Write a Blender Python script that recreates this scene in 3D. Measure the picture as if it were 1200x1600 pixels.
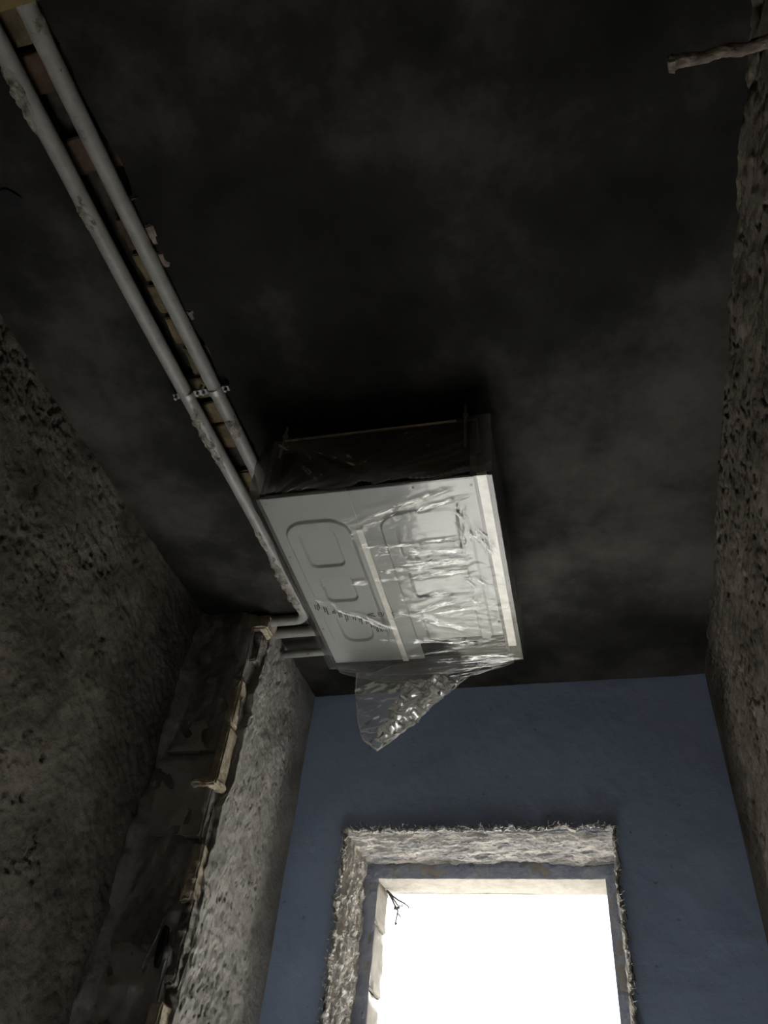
import bpy, bmesh, math, random
import numpy as np
from mathutils import Vector, Matrix

random.seed(7)
S = bpy.context.scene
for o in list(bpy.data.objects):
    bpy.data.objects.remove(o)
COL = S.collection

# ------------------------------------------------------------------ camera
cam_d = bpy.data.cameras.new('camera')
cam_d.sensor_fit = 'VERTICAL'
cam_d.sensor_height = 24.0
cam_d.lens = 24.0 * 1202.0 / 1600.0
cam_d.clip_start = 0.01
cam = bpy.data.objects.new('camera', cam_d)
COL.objects.link(cam)
cam.matrix_world = Matrix(((0.965228, 0.110121, 0.237082, 0.0),
                           (0.245811, -0.690944, -0.679834, 0.0),
                           (0.088947, 0.714472, -0.693987, 1.45),
                           (0, 0, 0, 1)))
S.camera = cam

# ------------------------------------------------------------------ sky, sun, exposure
W = bpy.data.worlds.new('overcast_sky')
S.world = W
W.use_nodes = True
wb = W.node_tree.nodes['Background']
wb.inputs[0].default_value = (0.93, 0.96, 1.0, 1)
wb.inputs[1].default_value = 2.2
sd = bpy.data.lights.new('sun', 'SUN')
sd.energy = 50.0
sd.angle = math.radians(3)
sd.color = (1.0, 0.98, 0.95)
sun = bpy.data.objects.new('sun', sd)
COL.objects.link(sun)
sun.rotation_euler = Vector((0.012, -0.50, -0.9)).to_track_quat('-Z', 'Y').to_euler()
S.view_settings.view_transform = 'Standard'
S.view_settings.look = 'None'
S.view_settings.gamma = 1.0
S.view_settings.use_curve_mapping = False
S.view_settings.exposure = 0.0

# ------------------------------------------------------------------ helpers
def _h(ix, iy, seed):
    n = (ix.astype(np.int64) * 374761393 + iy.astype(np.int64) * 668265263 + seed * 974634777) & 0x7fffffff
    n = ((n ^ (n >> 13)) * 1274126177) & 0x7fffffff
    n = n ^ (n >> 16)
    return (n & 0xffff) / 65535.0

def vnoise(x, y, seed=0):
    x = np.asarray(x, float); y = np.asarray(y, float)
    ix = np.floor(x); iy = np.floor(y)
    fx = x - ix; fy = y - iy
    ux = fx * fx * fx * (fx * (fx * 6 - 15) + 10); uy = fy * fy * fy * (fy * (fy * 6 - 15) + 10)
    a = _h(ix, iy, seed); b = _h(ix + 1, iy, seed); c = _h(ix, iy + 1, seed); d = _h(ix + 1, iy + 1, seed)
    return (a + (b - a) * ux + (c - a) * uy + (a - b - c + d) * ux * uy) * 2 - 1

def fbm(x, y, seed=0, octv=4, gain=0.5):
    s = 0; a = 1.0; t = 0
    for k in range(octv):
        s = s + a * vnoise(x * 2 ** k + 17.3 * k, y * 2 ** k - 9.1 * k, seed + k)
        t += a; a *= gain
    return s / t

def ridge(x, y, seed=0, octv=3):
    s = 0; a = 1.0; t = 0
    for k in range(octv):
        s = s + a * (1 - np.abs(vnoise(x * 2 ** k + 5.7 * k, y * 2 ** k + 3.1 * k, seed + k)) * 2)
        t += a; a *= 0.5
    return s / t

def smooth(a, b, x):
    t = np.clip((x - a) / (b - a), 0, 1)
    return t * t * (3 - 2 * t)

def tag(o, label=None, cat=None, group=None, kind=None):
    if label: o['label'] = label
    if cat: o['category'] = cat
    if group: o['group'] = group
    if kind: o['kind'] = kind
    return o

def link(name, me, mat, parent=None, shade=False):
    o = bpy.data.objects.new(name, me)
    COL.objects.link(o)
    if mat: me.materials.append(mat)
    if parent: o.parent = parent
    if shade:
        me.polygons.foreach_set('use_smooth', [True] * len(me.polygons))
    return o

def empty(name, loc, rz=0):
    o = bpy.data.objects.new(name, None)
    COL.objects.link(o)
    o.location = loc
    o.rotation_euler = (0, 0, rz)
    o.empty_display_size = 0.05
    return o

class MB:
    """collects verts and faces for one mesh"""
    def __init__(s):
        s.v = []; s.f = []
    def grid(s, P, flip=False):
        """P: array (n, m, 3)"""
        n, m, _ = P.shape
        b = len(s.v)
        s.v.extend(map(tuple, P.reshape(-1, 3)))
        idx = b + np.arange(n * m).reshape(n, m)
        q = np.stack([idx[:-1, :-1], idx[1:, :-1], idx[1:, 1:], idx[:-1, 1:]], -1).reshape(-1, 4)
        if flip: q = q[:, ::-1]
        s.f.extend(map(tuple, q.tolist()))
        return s
    def box(s, x0, x1, y0, y1, z0, z1):
        b = len(s.v)
        s.v += [(x0, y0, z0), (x1, y0, z0), (x1, y1, z0), (x0, y1, z0), (x0, y0, z1), (x1, y0, z1), (x1, y1, z1), (x0, y1, z1)]
        s.f += [tuple(b + i for i in q) for q in ((0, 3, 2, 1), (4, 5, 6, 7), (0, 1, 5, 4), (1, 2, 6, 5), (2, 3, 7, 6), (3, 0, 4, 7))]
        return s
    def tube(s, pts, rad, n=10, cap=True, nz=0.0, seed=0):
        pts = [Vector(p) for p in pts]
        if not hasattr(rad, '__len__'): rad = [rad] * len(pts)
        up = Vector((0, 0, 1))
        t0 = (pts[1] - pts[0]).normalized()
        if abs(t0.dot(up)) > 0.95: up = Vector((1, 0, 0))
        rn = random.Random(seed)
        b = len(s.v)
        prev = None
        for i, p in enumerate(pts):
            t = (pts[min(i + 1, len(pts) - 1)] - pts[max(i - 1, 0)]).normalized()
            if prev is None:
                a = t.cross(up).normalized()
            else:
                a = (prev - t * prev.dot(t)).normalized()
            prev = a
            c = t.cross(a)
            for k in range(n):
                r = rad[i] * (1 + nz * (rn.random() * 2 - 1))
                w = 2 * math.pi * k / n
                s.v.append(tuple(p + a * (math.cos(w) * r) + c * (math.sin(w) * r)))
        for i in range(len(pts) - 1):
            for k in range(n):
                k2 = (k + 1) % n
                s.f.append((b + i * n + k, b + (i + 1) * n + k, b + (i + 1) * n + k2, b + i * n + k2))
        if cap:
            s.f.append(tuple(b + k for k in range(n)))
            e = b + (len(pts) - 1) * n
            s.f.append(tuple(e + k for k in reversed(range(n))))
        return s
    def build(s, name, mat, parent=None, shade=False):
        me = bpy.data.meshes.new(name)
        me.from_pydata(s.v, [], s.f)
        me.update()
        return link(name, me, mat, parent, shade)

def rough_box(name, mat, parent, x0, x1, y0, y1, z0, z1, cuts=6, amp=0.004, bev=0.006, seed=0, shade=True):
    """a block with rounded, chipped, uneven faces"""
    bm = bmesh.new()
    bmesh.ops.create_cube(bm, size=1)
    c = Vector(((x0 + x1) / 2, (y0 + y1) / 2, (z0 + z1) / 2)); d = Vector((x1 - x0, y1 - y0, z1 - z0))
    for v in bm.verts: v.co = Vector((v.co.x * d.x, v.co.y * d.y, v.co.z * d.z))
    bmesh.ops.bevel(bm, geom=bm.edges[:] , offset=bev, segments=2, affect='EDGES')
    bmesh.ops.subdivide_edges(bm, edges=bm.edges[:], cuts=cuts, use_grid_fill=True)
    co = np.array([v.co for v in bm.verts])
    bm.normal_update()
    k = 28.0
    n1 = fbm(co[:, 0] * k + co[:, 2] * k * 0.7, co[:, 1] * k + co[:, 2] * k * 1.1, seed, 4)
    for v, a in zip(bm.verts, n1):
        v.co += v.normal * float(a) * amp
        v.co += c
    me = bpy.data.meshes.new(name)
    bm.to_mesh(me); bm.free()
    return link(name, me, mat, parent, shade)

# ------------------------------------------------------------------ materials
def _nt(name):
    m = bpy.data.materials.new(name)
    m.use_nodes = True
    nt = m.node_tree
    return m, nt, nt.nodes['Principled BSDF']

def rgba(c):
    return (c[0], c[1], c[2], 1)

def plaster(name, cols, scale=4.0, rough=0.9, bump=0.3, bscale=60.0, pits=None, stretch=(1, 1, 1), spec=0.2, pos=(0.35, 0.5, 0.65), shift=(0, 0, 0)):
    """three-tone mottled mineral surface with fine bump; pits = (colour, scale, threshold)"""
    m, nt, p = _nt(name)
    N = nt.nodes; L = nt.links
    tc = N.new('ShaderNodeTexCoord')
    mp = N.new('ShaderNodeMapping'); mp.inputs['Scale'].default_value = stretch; mp.inputs['Location'].default_value = shift
    L.new(tc.outputs['Object'], mp.inputs['Vector'])
    n1 = N.new('ShaderNodeTexNoise'); n1.inputs['Scale'].default_value = scale
    n1.inputs['Detail'].default_value = 9; n1.inputs['Roughness'].default_value = 0.65
    L.new(mp.outputs[0], n1.inputs['Vector'])
    r = N.new('ShaderNodeValToRGB')
    e = r.color_ramp.elements
    e[0].position = pos[0]; e[0].color = rgba(cols[0])
    e[1].position = pos[2]; e[1].color = rgba(cols[2])
    k = e.new(pos[1]); k.color = rgba(cols[1])
    L.new(n1.outputs[0], r.inputs[0])
    out = r.outputs[0]
    if pits:
        n3 = N.new('ShaderNodeTexNoise'); n3.inputs['Scale'].default_value = pits[1]
        n3.inputs['Detail'].default_value = 4
        L.new(mp.outputs[0], n3.inputs['Vector'])
        rr = N.new('ShaderNodeValToRGB')
        rr.color_ramp.elements[0].position = pits[2]; rr.color_ramp.elements[1].position = pits[2] + 0.06
        L.new(n3.outputs[0], rr.inputs[0])
        mx = N.new('ShaderNodeMix'); mx.data_type = 'RGBA'
        L.new(rr.outputs[0], mx.inputs[0]); L.new(out, mx.inputs[6])
        mx.inputs[7].default_value = rgba(pits[0])
        out = mx.outputs[2]
    L.new(out, p.inputs['Base Color'])
    p.inputs['Roughness'].default_value = rough
    p.inputs['Specular IOR Level'].default_value = spec
    n2 = N.new('ShaderNodeTexNoise'); n2.inputs['Scale'].default_value = bscale
    n2.inputs['Detail'].default_value = 6; n2.inputs['Roughness'].default_value = 0.7
    L.new(mp.outputs[0], n2.inputs['Vector'])
    b = N.new('ShaderNodeBump'); b.inputs['Strength'].default_value = bump; b.inputs['Distance'].default_value = 0.01
    L.new(n2.outputs[0], b.inputs['Height'])
    L.new(b.outputs[0], p.inputs['Normal'])
    return m

def simple(name, col, rough=0.6, metal=0.0, spec=0.5, var=0.0, vscale=20, bump=0.0):
    m, nt, p = _nt(name)
    N = nt.nodes; L = nt.links
    p.inputs['Roughness'].default_value = rough
    p.inputs['Metallic'].default_value = metal
    p.inputs['Specular IOR Level'].default_value = spec
    tc = N.new('ShaderNodeTexCoord')
    n = N.new('ShaderNodeTexNoise'); n.inputs['Scale'].default_value = vscale; n.inputs['Detail'].default_value = 5
    L.new(tc.outputs['Object'], n.inputs['Vector'])
    r = N.new('ShaderNodeValToRGB')
    r.color_ramp.elements[0].position = 0.3; r.color_ramp.elements[1].position = 0.7
    r.color_ramp.elements[0].color = rgba([c * (1 - var) for c in col])
    r.color_ramp.elements[1].color = rgba([min(1, c * (1 + var)) for c in col])
    L.new(n.outputs[0], r.inputs[0]); L.new(r.outputs[0], p.inputs['Base Color'])
    if bump:
        b = N.new('ShaderNodeBump'); b.inputs['Strength'].default_value = bump; b.inputs['Distance'].default_value = 0.004
        L.new(n.outputs[0], b.inputs['Height']); L.new(b.outputs[0], p.inputs['Normal'])
    return m

def film_mat(name, haze=0.05, boost=1.6, rough=0.12, bump=0.25, bscale=45, stretch=(1, 1, 1), through=0.5):
    """clear polythene: mostly see-through, fresnel mirror on top, a little milky"""
    m = bpy.data.materials.new(name); m.use_nodes = True
    nt = m.node_tree; N = nt.nodes; L = nt.links
    N.clear()
    out = N.new('ShaderNodeOutputMaterial')
    tr = N.new('ShaderNodeBsdfTransparent'); tr.inputs[0].default_value = (0.97, 0.97, 0.97, 1)
    gl = N.new('ShaderNodeBsdfGlossy'); gl.inputs['Roughness'].default_value = rough
    gl.inputs[0].default_value = (1, 1, 1, 1)
    df = N.new('ShaderNodeBsdfDiffuse'); df.inputs[0].default_value = (0.85, 0.85, 0.83, 1)
    tl = N.new('ShaderNodeBsdfTranslucent'); tl.inputs[0].default_value = (0.85, 0.85, 0.83, 1)
    ad = N.new('ShaderNodeMixShader'); ad.inputs[0].default_value = through
    L.new(df.outputs[0], ad.inputs[1]); L.new(tl.outputs[0], ad.inputs[2])
    m1 = N.new('ShaderNodeMixShader'); m1.inputs[0].default_value = haze
    L.new(tr.outputs[0], m1.inputs[1]); L.new(ad.outputs[0], m1.inputs[2])
    fr = N.new('ShaderNodeFresnel'); fr.inputs[0].default_value = 1.5
    mu = N.new('ShaderNodeMath'); mu.operation = 'MULTIPLY'; mu.inputs[1].default_value = boost; mu.use_clamp = True
    L.new(fr.outputs[0], mu.inputs[0])
    m2 = N.new('ShaderNodeMixShader')
    L.new(mu.outputs[0], m2.inputs[0]); L.new(m1.outputs[0], m2.inputs[1]); L.new(gl.outputs[0], m2.inputs[2])
    tc = N.new('ShaderNodeTexCoord')
    mp = N.new('ShaderNodeMapping'); mp.inputs['Scale'].default_value = stretch
    L.new(tc.outputs['Object'], mp.inputs['Vector'])
    no = N.new('ShaderNodeTexNoise'); no.inputs['Scale'].default_value = bscale; no.inputs['Detail'].default_value = 4
    no.inputs['Distortion'].default_value = 0.6
    L.new(mp.outputs[0], no.inputs['Vector'])
    b = N.new('ShaderNodeBump'); b.inputs['Strength'].default_value = bump; b.inputs['Distance'].default_value = 0.006
    L.new(no.outputs[0], b.inputs['Height'])
    for q in (gl, fr): L.new(b.outputs[0], q.inputs['Normal'])
    L.new(m2.outputs[0], out.inputs[0])
    return m

M = {}
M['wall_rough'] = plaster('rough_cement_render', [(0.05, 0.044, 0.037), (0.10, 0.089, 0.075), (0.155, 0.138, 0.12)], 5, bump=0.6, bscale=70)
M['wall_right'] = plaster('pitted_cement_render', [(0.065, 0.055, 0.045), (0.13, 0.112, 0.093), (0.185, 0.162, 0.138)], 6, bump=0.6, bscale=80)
M['wall_side'] = plaster('grey_cement_plaster', [(0.22, 0.21, 0.19), (0.33, 0.32, 0.295), (0.42, 0.41, 0.38)], 7, bump=0.5, bscale=70)
M['wall_far'] = plaster('dull_blue_plaster', [(0.44, 0.555, 0.80), (0.47, 0.59, 0.835), (0.495, 0.615, 0.86)], 6, bump=0.15, bscale=90, pits=((0.26, 0.32, 0.44), 40, 0.69))
M['ceiling'] = plaster('trowelled_dark_plaster', [(0.003, 0.003, 0.0028), (0.0155, 0.0151, 0.0135), (0.056, 0.0535, 0.048)], 1.5, bump=0.12, bscale=25, rough=0.85, spec=0.12, shift=(0, 0, 11.9))  # mottle shifted so its dark blotches imitate light fading towards the viewer
M['chase'] = plaster('chase_mortar', [(0.02, 0.018, 0.014), (0.04, 0.036, 0.028), (0.06, 0.053, 0.042)], 20, bump=0.8)
M['brick'] = plaster('buff_brick', [(0.06, 0.046, 0.026), (0.11, 0.086, 0.05), (0.155, 0.125, 0.077)], 18, bump=0.5)
M['brick_red'] = plaster('dusty_red_brick', [(0.04, 0.026, 0.018), (0.065, 0.043, 0.03), (0.09, 0.062, 0.045)], 18, bump=0.5)
M['tan_plaster'] = plaster('tan_beam_plaster', [(0.15, 0.105, 0.045), (0.19, 0.135, 0.06), (0.22, 0.16, 0.075)], 12, bump=0.3)
M['block'] = plaster('grey_concrete_block', [(0.29, 0.285, 0.275), (0.40, 0.395, 0.38), (0.48, 0.47, 0.455)], 9, bump=0.5, bscale=60)
M['skim'] = plaster('dark_patchy_skim', [(0.15, 0.145, 0.135), (0.26, 0.255, 0.24), (0.36, 0.35, 0.335)], 10, bump=0.6, bscale=60)
M['mortar_tan'] = plaster('pale_tan_mortar', [(0.36, 0.31, 0.23), (0.50, 0.44, 0.34), (0.60, 0.53, 0.42)], 30, bump=0.8, bscale=120)
M['reveal'] = plaster('coarse_reveal_mortar', [(0.20, 0.195, 0.19), (0.42, 0.40, 0.37), (0.62, 0.58, 0.52)], 34, bump=0.8, bscale=90)
M['reveal_v'] = plaster('coarse_reveal_mortar_vertical', [(0.20, 0.195, 0.19), (0.42, 0.40, 0.37), (0.62, 0.58, 0.52)], 34, bump=0.8, bscale=90, stretch=(1, 1, 0.35))
M['reveal_h'] = plaster('coarse_reveal_mortar_horizontal', [(0.16, 0.165, 0.18), (0.36, 0.35, 0.34), (0.56, 0.53, 0.48)], 30, bump=0.8, bscale=90, stretch=(0.22, 1, 1))
M['stop'] = plaster('blue_grey_rebate', [(0.24, 0.28, 0.37), (0.31, 0.345, 0.43), (0.42, 0.425, 0.44)], 14, bump=0.5, pos=(0.35, 0.5, 0.75))
M['cream_block'] = plaster('cream_limestone_block', [(0.26, 0.245, 0.22), (0.315, 0.297, 0.27), (0.36, 0.34, 0.31)], 25, bump=0.4)
M['floor'] = plaster('dusty_concrete', [(0.37, 0.373, 0.375), (0.46, 0.464, 0.466), (0.52, 0.524, 0.526)], 3, bump=0.3)
M['ground'] = plaster('pale_bounce_slab', [(0.46, 0.45, 0.42), (0.53, 0.52, 0.49), (0.60, 0.585, 0.55)], 1.5, bump=0.2)
M['soil'] = plaster('unseen_dark_soil', [(0.06, 0.06, 0.045), (0.09, 0.09, 0.065), (0.12, 0.115, 0.085)], 1.5, bump=0.4)
M['pipe'] = plaster('dull_grey_pipe', [(0.08, 0.075, 0.065), (0.20, 0.20, 0.192), (0.25, 0.25, 0.24)], 22, rough=0.45, bump=0.12, bscale=60, spec=0.4, pits=((0.10, 0.09, 0.08), 60, 0.68), pos=(0.28, 0.36, 0.6))
M['crust'] = plaster('grey_mortar_crust', [(0.10, 0.09, 0.08), (0.30, 0.28, 0.25), (0.46, 0.43, 0.39)], 45, bump=1.0, bscale=140)
M['stub'] = plaster('mortar_caked_steel', [(0.09, 0.07, 0.058), (0.20, 0.165, 0.14), (0.28, 0.235, 0.20)], 30, bump=0.8, bscale=110)
M['zinc'] = simple('zinc_plated_steel', (0.32, 0.32, 0.31), 0.55, 0.6, var=0.3)
M['rod'] = simple('dull_steel_rod', (0.20, 0.20, 0.195), 0.55, 0.3, var=0.2)
M['panel'] = simple('pale_grey_enamel', (0.33, 0.342, 0.322), 0.42, 0.0, 0.5, var=0.03, vscale=6)
M['strip'] = simple('galvanised_strip', (0.72, 0.70, 0.64), 0.4, 0.1, 0.5, var=0.12, vscale=40)
M['casing'] = simple('dark_grey_casing', (0.07, 0.07, 0.07), 0.6, 0.0, 0.3, var=0.2)
M['black'] = simple('black_foam_and_shade', (0.012, 0.012, 0.013), 0.85, 0.0, 0.2, var=0.2)
M['screw'] = simple('dark_screw', (0.03, 0.03, 0.03), 0.5, 0.5)
M['ink'] = simple('black_print', (0.012, 0.012, 0.012), 0.6)
M['film'] = film_mat('clear_polythene', 0.03, 0.8, 0.12, 0.12, 40)
M['film_thin'] = film_mat('clear_polythene_taut', 0.04, 0.7, 0.15, 0.15, 25)
M['film_crinkled'] = film_mat('crinkled_polythene', 0.62, 5.0, 0.22, 0.25, 22, through=0.75)
M['film_near'] = film_mat('dusty_polythene', 0.20, 0.8, 0.2, 0.15, 25)
M['film_flap'] = film_mat('hanging_polythene', 0.035, 0.8, 0.1, 0.1, 14)
M['film_gather'] = film_mat('gathered_polythene', 0.09, 1.4, 0.12, 0.2, 40)

def streak_mat(name, lo=0.50, hi=0.62, stretch=(14, 90, 30), strength=0.85, haze=0.45):
    """creased polythene: clear film broken by milky, glossy crease lines along local X"""
    m = bpy.data.materials.new(name); m.use_nodes = True
    nt = m.node_tree; N = nt.nodes; L = nt.links
    N.clear()
    out = N.new('ShaderNodeOutputMaterial')
    tr = N.new('ShaderNodeBsdfTransparent')
    gl = N.new('ShaderNodeBsdfGlossy'); gl.inputs['Roughness'].default_value = 0.3
    df = N.new('ShaderNodeBsdfDiffuse'); df.inputs[0].default_value = (0.88, 0.87, 0.84, 1)
    a = N.new('ShaderNodeMixShader'); a.inputs[0].default_value = haze
    L.new(gl.outputs[0], a.inputs[1]); L.new(df.outputs[0], a.inputs[2])
    tc = N.new('ShaderNodeTexCoord')
    mp = N.new('ShaderNodeMapping'); mp.inputs['Scale'].default_value = stretch
    L.new(tc.outputs['Object'], mp.inputs['Vector'])
    no = N.new('ShaderNodeTexNoise'); no.inputs['Scale'].default_value = 1.0; no.inputs['Detail'].default_value = 5
    no.inputs['Roughness'].default_value = 0.65; no.inputs['Distortion'].default_value = 1.1
    L.new(mp.outputs[0], no.inputs['Vector'])
    rr = N.new('ShaderNodeValToRGB'); rr.color_ramp.elements[0].position = lo; rr.color_ramp.elements[1].position = hi
    L.new(no.outputs[0], rr.inputs[0])
    at = N.new('ShaderNodeAttribute'); at.attribute_name = 'fade'
    mu = N.new('ShaderNodeMath'); mu.operation = 'MULTIPLY'
    L.new(rr.outputs[0], mu.inputs[0]); L.new(at.outputs['Fac'], mu.inputs[1])
    m2 = N.new('ShaderNodeMath'); m2.operation = 'MULTIPLY'; m2.inputs[1].default_value = strength
    L.new(mu.outputs[0], m2.inputs[0])
    mx = N.new('ShaderNodeMixShader')
    L.new(m2.outputs[0], mx.inputs[0]); L.new(tr.outputs[0], mx.inputs[1]); L.new(a.outputs[0], mx.inputs[2])
    b = N.new('ShaderNodeBump'); b.inputs['Strength'].default_value = 0.6; b.inputs['Distance'].default_value = 0.01
    L.new(no.outputs[0], b.inputs['Height']); L.new(b.outputs[0], gl.inputs['Normal'])
    L.new(mx.outputs[0], out.inputs[0])
    return m
M['streak'] = streak_mat('creased_polythene')
M['streak_soft'] = streak_mat('softly_creased_polythene', 0.42, 0.75, (6, 30, 10), 0.85, 0.9)
M['twig'] = simple('dry_twig', (0.10, 0.085, 0.075), 0.8, var=0.3)
M['straw'] = simple('straw_fibre', (0.50, 0.485, 0.455), 0.8, var=0.25, vscale=60)

# ------------------------------------------------------------------ dimensions
XR, XL, XS = 0.380, -1.287, -1.056        # right wall, left wall, side of the pier
YB, YP, YF = -1.9, 1.940, 2.480            # back wall, pier face, far wall
ZC = 3.0
WX0, WX1, WZ0, WZ1 = -0.860, 0.012, 0.06, 2.468     # rough opening on the room side
SX0, SX1, SZ1 = -0.815, -0.026, 2.420               # narrower outer opening
YS, YO = 2.760, 2.925                               # rebate, outer face

# ------------------------------------------------------------------ setting
def slab(name, label, mat, *b):
    o = MB().box(*b).build(name, mat)
    return tag(o, label, name.split('_')[0], kind='structure')

slab('ground', 'unseen soil outside, made dark to cut far bounce light', M['soil'], -40, 40, YO, 60, -0.45, -0.30)  # out of view; kept dark so less light reaches the near ceiling
slab('floor_bounce', 'unseen pale slab added outside the opening to bounce light indoors', M['ground'], -4, 4, YO - 0.01, YO + 2.4, -0.30, -0.05)  # out of view; added to throw sunlight up through the opening
slab('floor', 'dusty bare concrete floor of the room', M['floor'], -1.6, 0.7, YB - 0.2, YF + 0.1, -0.15, 0.0)
slab('wall_back', 'plain cement wall closing the room behind the viewer', M['wall_rough'], -1.6, 0.7, YB - 0.2, YB, 0, 3.2)

# right wall: pitted render
def pitted(a, b, seed, top=None):
    d = fbm(a * 6, b * 6, seed, 5) * 0.007
    p = vnoise(a * 95, b * 62, seed + 11) * 0.6 + vnoise(a * 190, b * 120, seed + 12) * 0.4
    reg = smooth(-0.2, 0.6, fbm(a * 4.3, b * 4.3, seed + 20, 3))
    th = 0.56 - 0.22 * reg
    if top is not None: th = th - 0.30 * top
    d = d - smooth(0.0, 0.2, p - th) * 0.009
    d = d + fbm(a * 42, b * 42, seed + 5, 4) * 0.0050
    return d

ys = np.linspace(-0.35, YF + 0.02, 420); zs = np.linspace(1.15, ZC + 0.02, 300)
Y, Z = np.meshgrid(ys, zs, indexing='ij')
top = smooth(0.10, 0.0, np.abs(Z - 2.965)) * smooth(-0.1, 0.2, fbm(Y * 6, Z * 2, 77, 2) + 0.15)
D = pitted(Y, Z, 3, top) * smooth(2.5, 2.2, Y) 
P = np.stack([XR - D, Y, Z], -1)
mb = MB().grid(P)
mb.box(XR + 0.035, XR + 0.25, YB - 0.2, YF + 0.45, 0, 3.2)
mb.box(XR - 0.001, XR + 0.10, YB, YF, 0, 1.16)
mb.box(XR - 0.001, XR + 0.10, YB, -0.34, 1.0, 3.05)
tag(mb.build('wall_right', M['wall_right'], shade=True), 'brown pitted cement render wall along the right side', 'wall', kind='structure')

# left wall in front of the pier
ys = np.linspace(-0.35, YP + 0.04, 330); zs = np.linspace(1.15, ZC + 0.02, 280)
Y, Z = np.meshgrid(ys, zs, indexing='ij')
top = smooth(0.12, 0.0, np.abs(Z - 2.95)) * 0.35
D = pitted(Y * 1.25, Z * 1.25, 41, top) * 0.65 + fbm(Y * 90, Z * 90, 47, 2) * 0.0030 + fbm(Y * 3, Z * 3, 9, 3) * 0.012
P = np.stack([XL + D, Y, Z], -1)
mb = MB().grid(P, flip=True)
mb.box(XL - 0.25, XL - 0.045, YB - 0.2, YF + 0.45, 0, 3.2)
mb.box(XL - 0.10, XL + 0.001, YB, YP + 0.05, 0, 1.16)
mb.box(XL - 0.10, XL + 0.001, YB, -0.34, 1.0, 3.05)
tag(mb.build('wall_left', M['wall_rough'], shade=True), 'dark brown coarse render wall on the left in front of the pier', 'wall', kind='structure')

# far wall around the window
mb = MB()
XA, XB = XS - 0.35, XR + 0.2
ys_o = 0.045                                   # the core opening is a little larger than the plastered one
mb.box(XA, WX0 - ys_o, YF + 0.012, YO - 0.005, 0, 3.2)
mb.box(WX1 + ys_o, XB, YF + 0.012, YO - 0.005, 0, 3.2)
mb.box(WX0 - ys_o, WX1 + ys_o, YF + 0.012, YO - 0.005, WZ1 + ys_o, 3.2)
mb.box(WX0 - ys_o, WX1 + ys_o, YF + 0.012, YO - 0.005, 0, WZ0)
def far_skin(x0, x1, z0, z1, nx, nz, ragged=None):
    xs = np.linspace(0, 1, nx); zz = np.linspace(0, 1, nz)
    U, V = np.meshgrid(xs, zz, indexing='ij')
    X = x0 + (x1 - x0) * U; Zz = z0 + (z1 - z0) * V
    if ragged == 'L':   X = X + (fbm(Zz * 28, Zz * 0 + 1.5, 5, 4) * 0.012) * smooth(0.9, 1, U)
    if ragged == 'R':   X = X + (fbm(Zz * 28, Zz * 0 + 7.5, 6, 4) * 0.009) * smooth(0.1, 0, U)
    if ragged == 'T':   Zz = Zz + (fbm(X * 28, X * 0 + 3.5, 8, 4) * 0.010) * smooth(0.06, 0, V)
    Yy = YF + fbm(X * 5, Zz * 5, 31, 3) * 0.004 + fbm(X * 30, Zz * 30, 32, 3) * 0.0010
    mb.grid(np.stack([X, Yy, Zz], -1))
far_skin(XS - 0.05, WX0, 0.05, 3.03, 40, 300, 'L')
far_skin(WX1, XR + 0.05, 0.05, 3.03, 60, 300, 'R')
far_skin(WX0 - 0.012, WX1 + 0.012, WZ1, 3.03, 140, 90, 'T')
tag(mb.build('wall_far', M['wall_far'], shade=False), 'dull blue plastered end wall around the bright window opening', 'wall', kind='structure')

# ceiling: two plastered fields with the broken pipe chase between them
EL, ER = -0.927, -0.823
mb = MB()
def edge_noise(y, seed, amp):
    return (fbm(y * 9, y * 0 + 2.2, seed, 5, 0.6)) * amp
ys = np.linspace(-0.4, YF + 0.06, 300)
us = np.concatenate([np.linspace(0, 1, 45)])
Y, U = np.meshgrid(ys, us, indexing='ij')
e = EL + edge_noise(Y, 55, 0.012) + 0.055 * smooth(2.045, 2.075, Y)
X = e + (XL - 0.04 - e) * U
Zc = ZC + fbm(X * 4, Y * 4, 61, 3) * 0.003
P = np.stack([X, Y, Zc], -1)
P0 = P[:, :1].copy(); P0[:, :, 2] = ZC + 0.05
mb.grid(np.concatenate([P0, P], 1))
us = np.linspace(0, 1, 150) ** 1.3
Y, U = np.meshgrid(ys, us, indexing='ij')
bite = smooth(0.1, 0.6, fbm(Y * 5, Y * 0 + 8.8, 71, 2)) * 0.015
e = ER + edge_noise(Y, 58, 0.016) + bite - 0.065 * smooth(2.045, 2.075, Y)
X = e + (XR + 0.04 - e) * U
Zc = ZC + fbm(X * 4, Y * 4, 61, 3) * 0.003 + fbm(X * 25, Y * 9, 62, 2) * 0.0007
P = np.stack([X, Y, Zc], -1)
P0 = P[:, :1].copy(); P0[:, :, 2] = ZC + 0.05; P0[:, :, 0] += 0.004
mb.grid(np.concatenate([P0, P], 1), flip=True)
mb.box(-1.6, 0.7, YB - 0.2, -0.38, ZC, 3.05)
ceiling = tag(mb.build('ceiling', M['ceiling'], shade=False), 'dark trowelled plaster ceiling with shade painted into its mottle and a broken pipe chase', 'ceiling', kind='structure')
cb = MB().box(-1.6, 0.7, YB - 0.2, YO - 0.005, ZC + 0.046, 3.2)
cb.build('chase_bed', M['chase'], ceiling)
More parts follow.
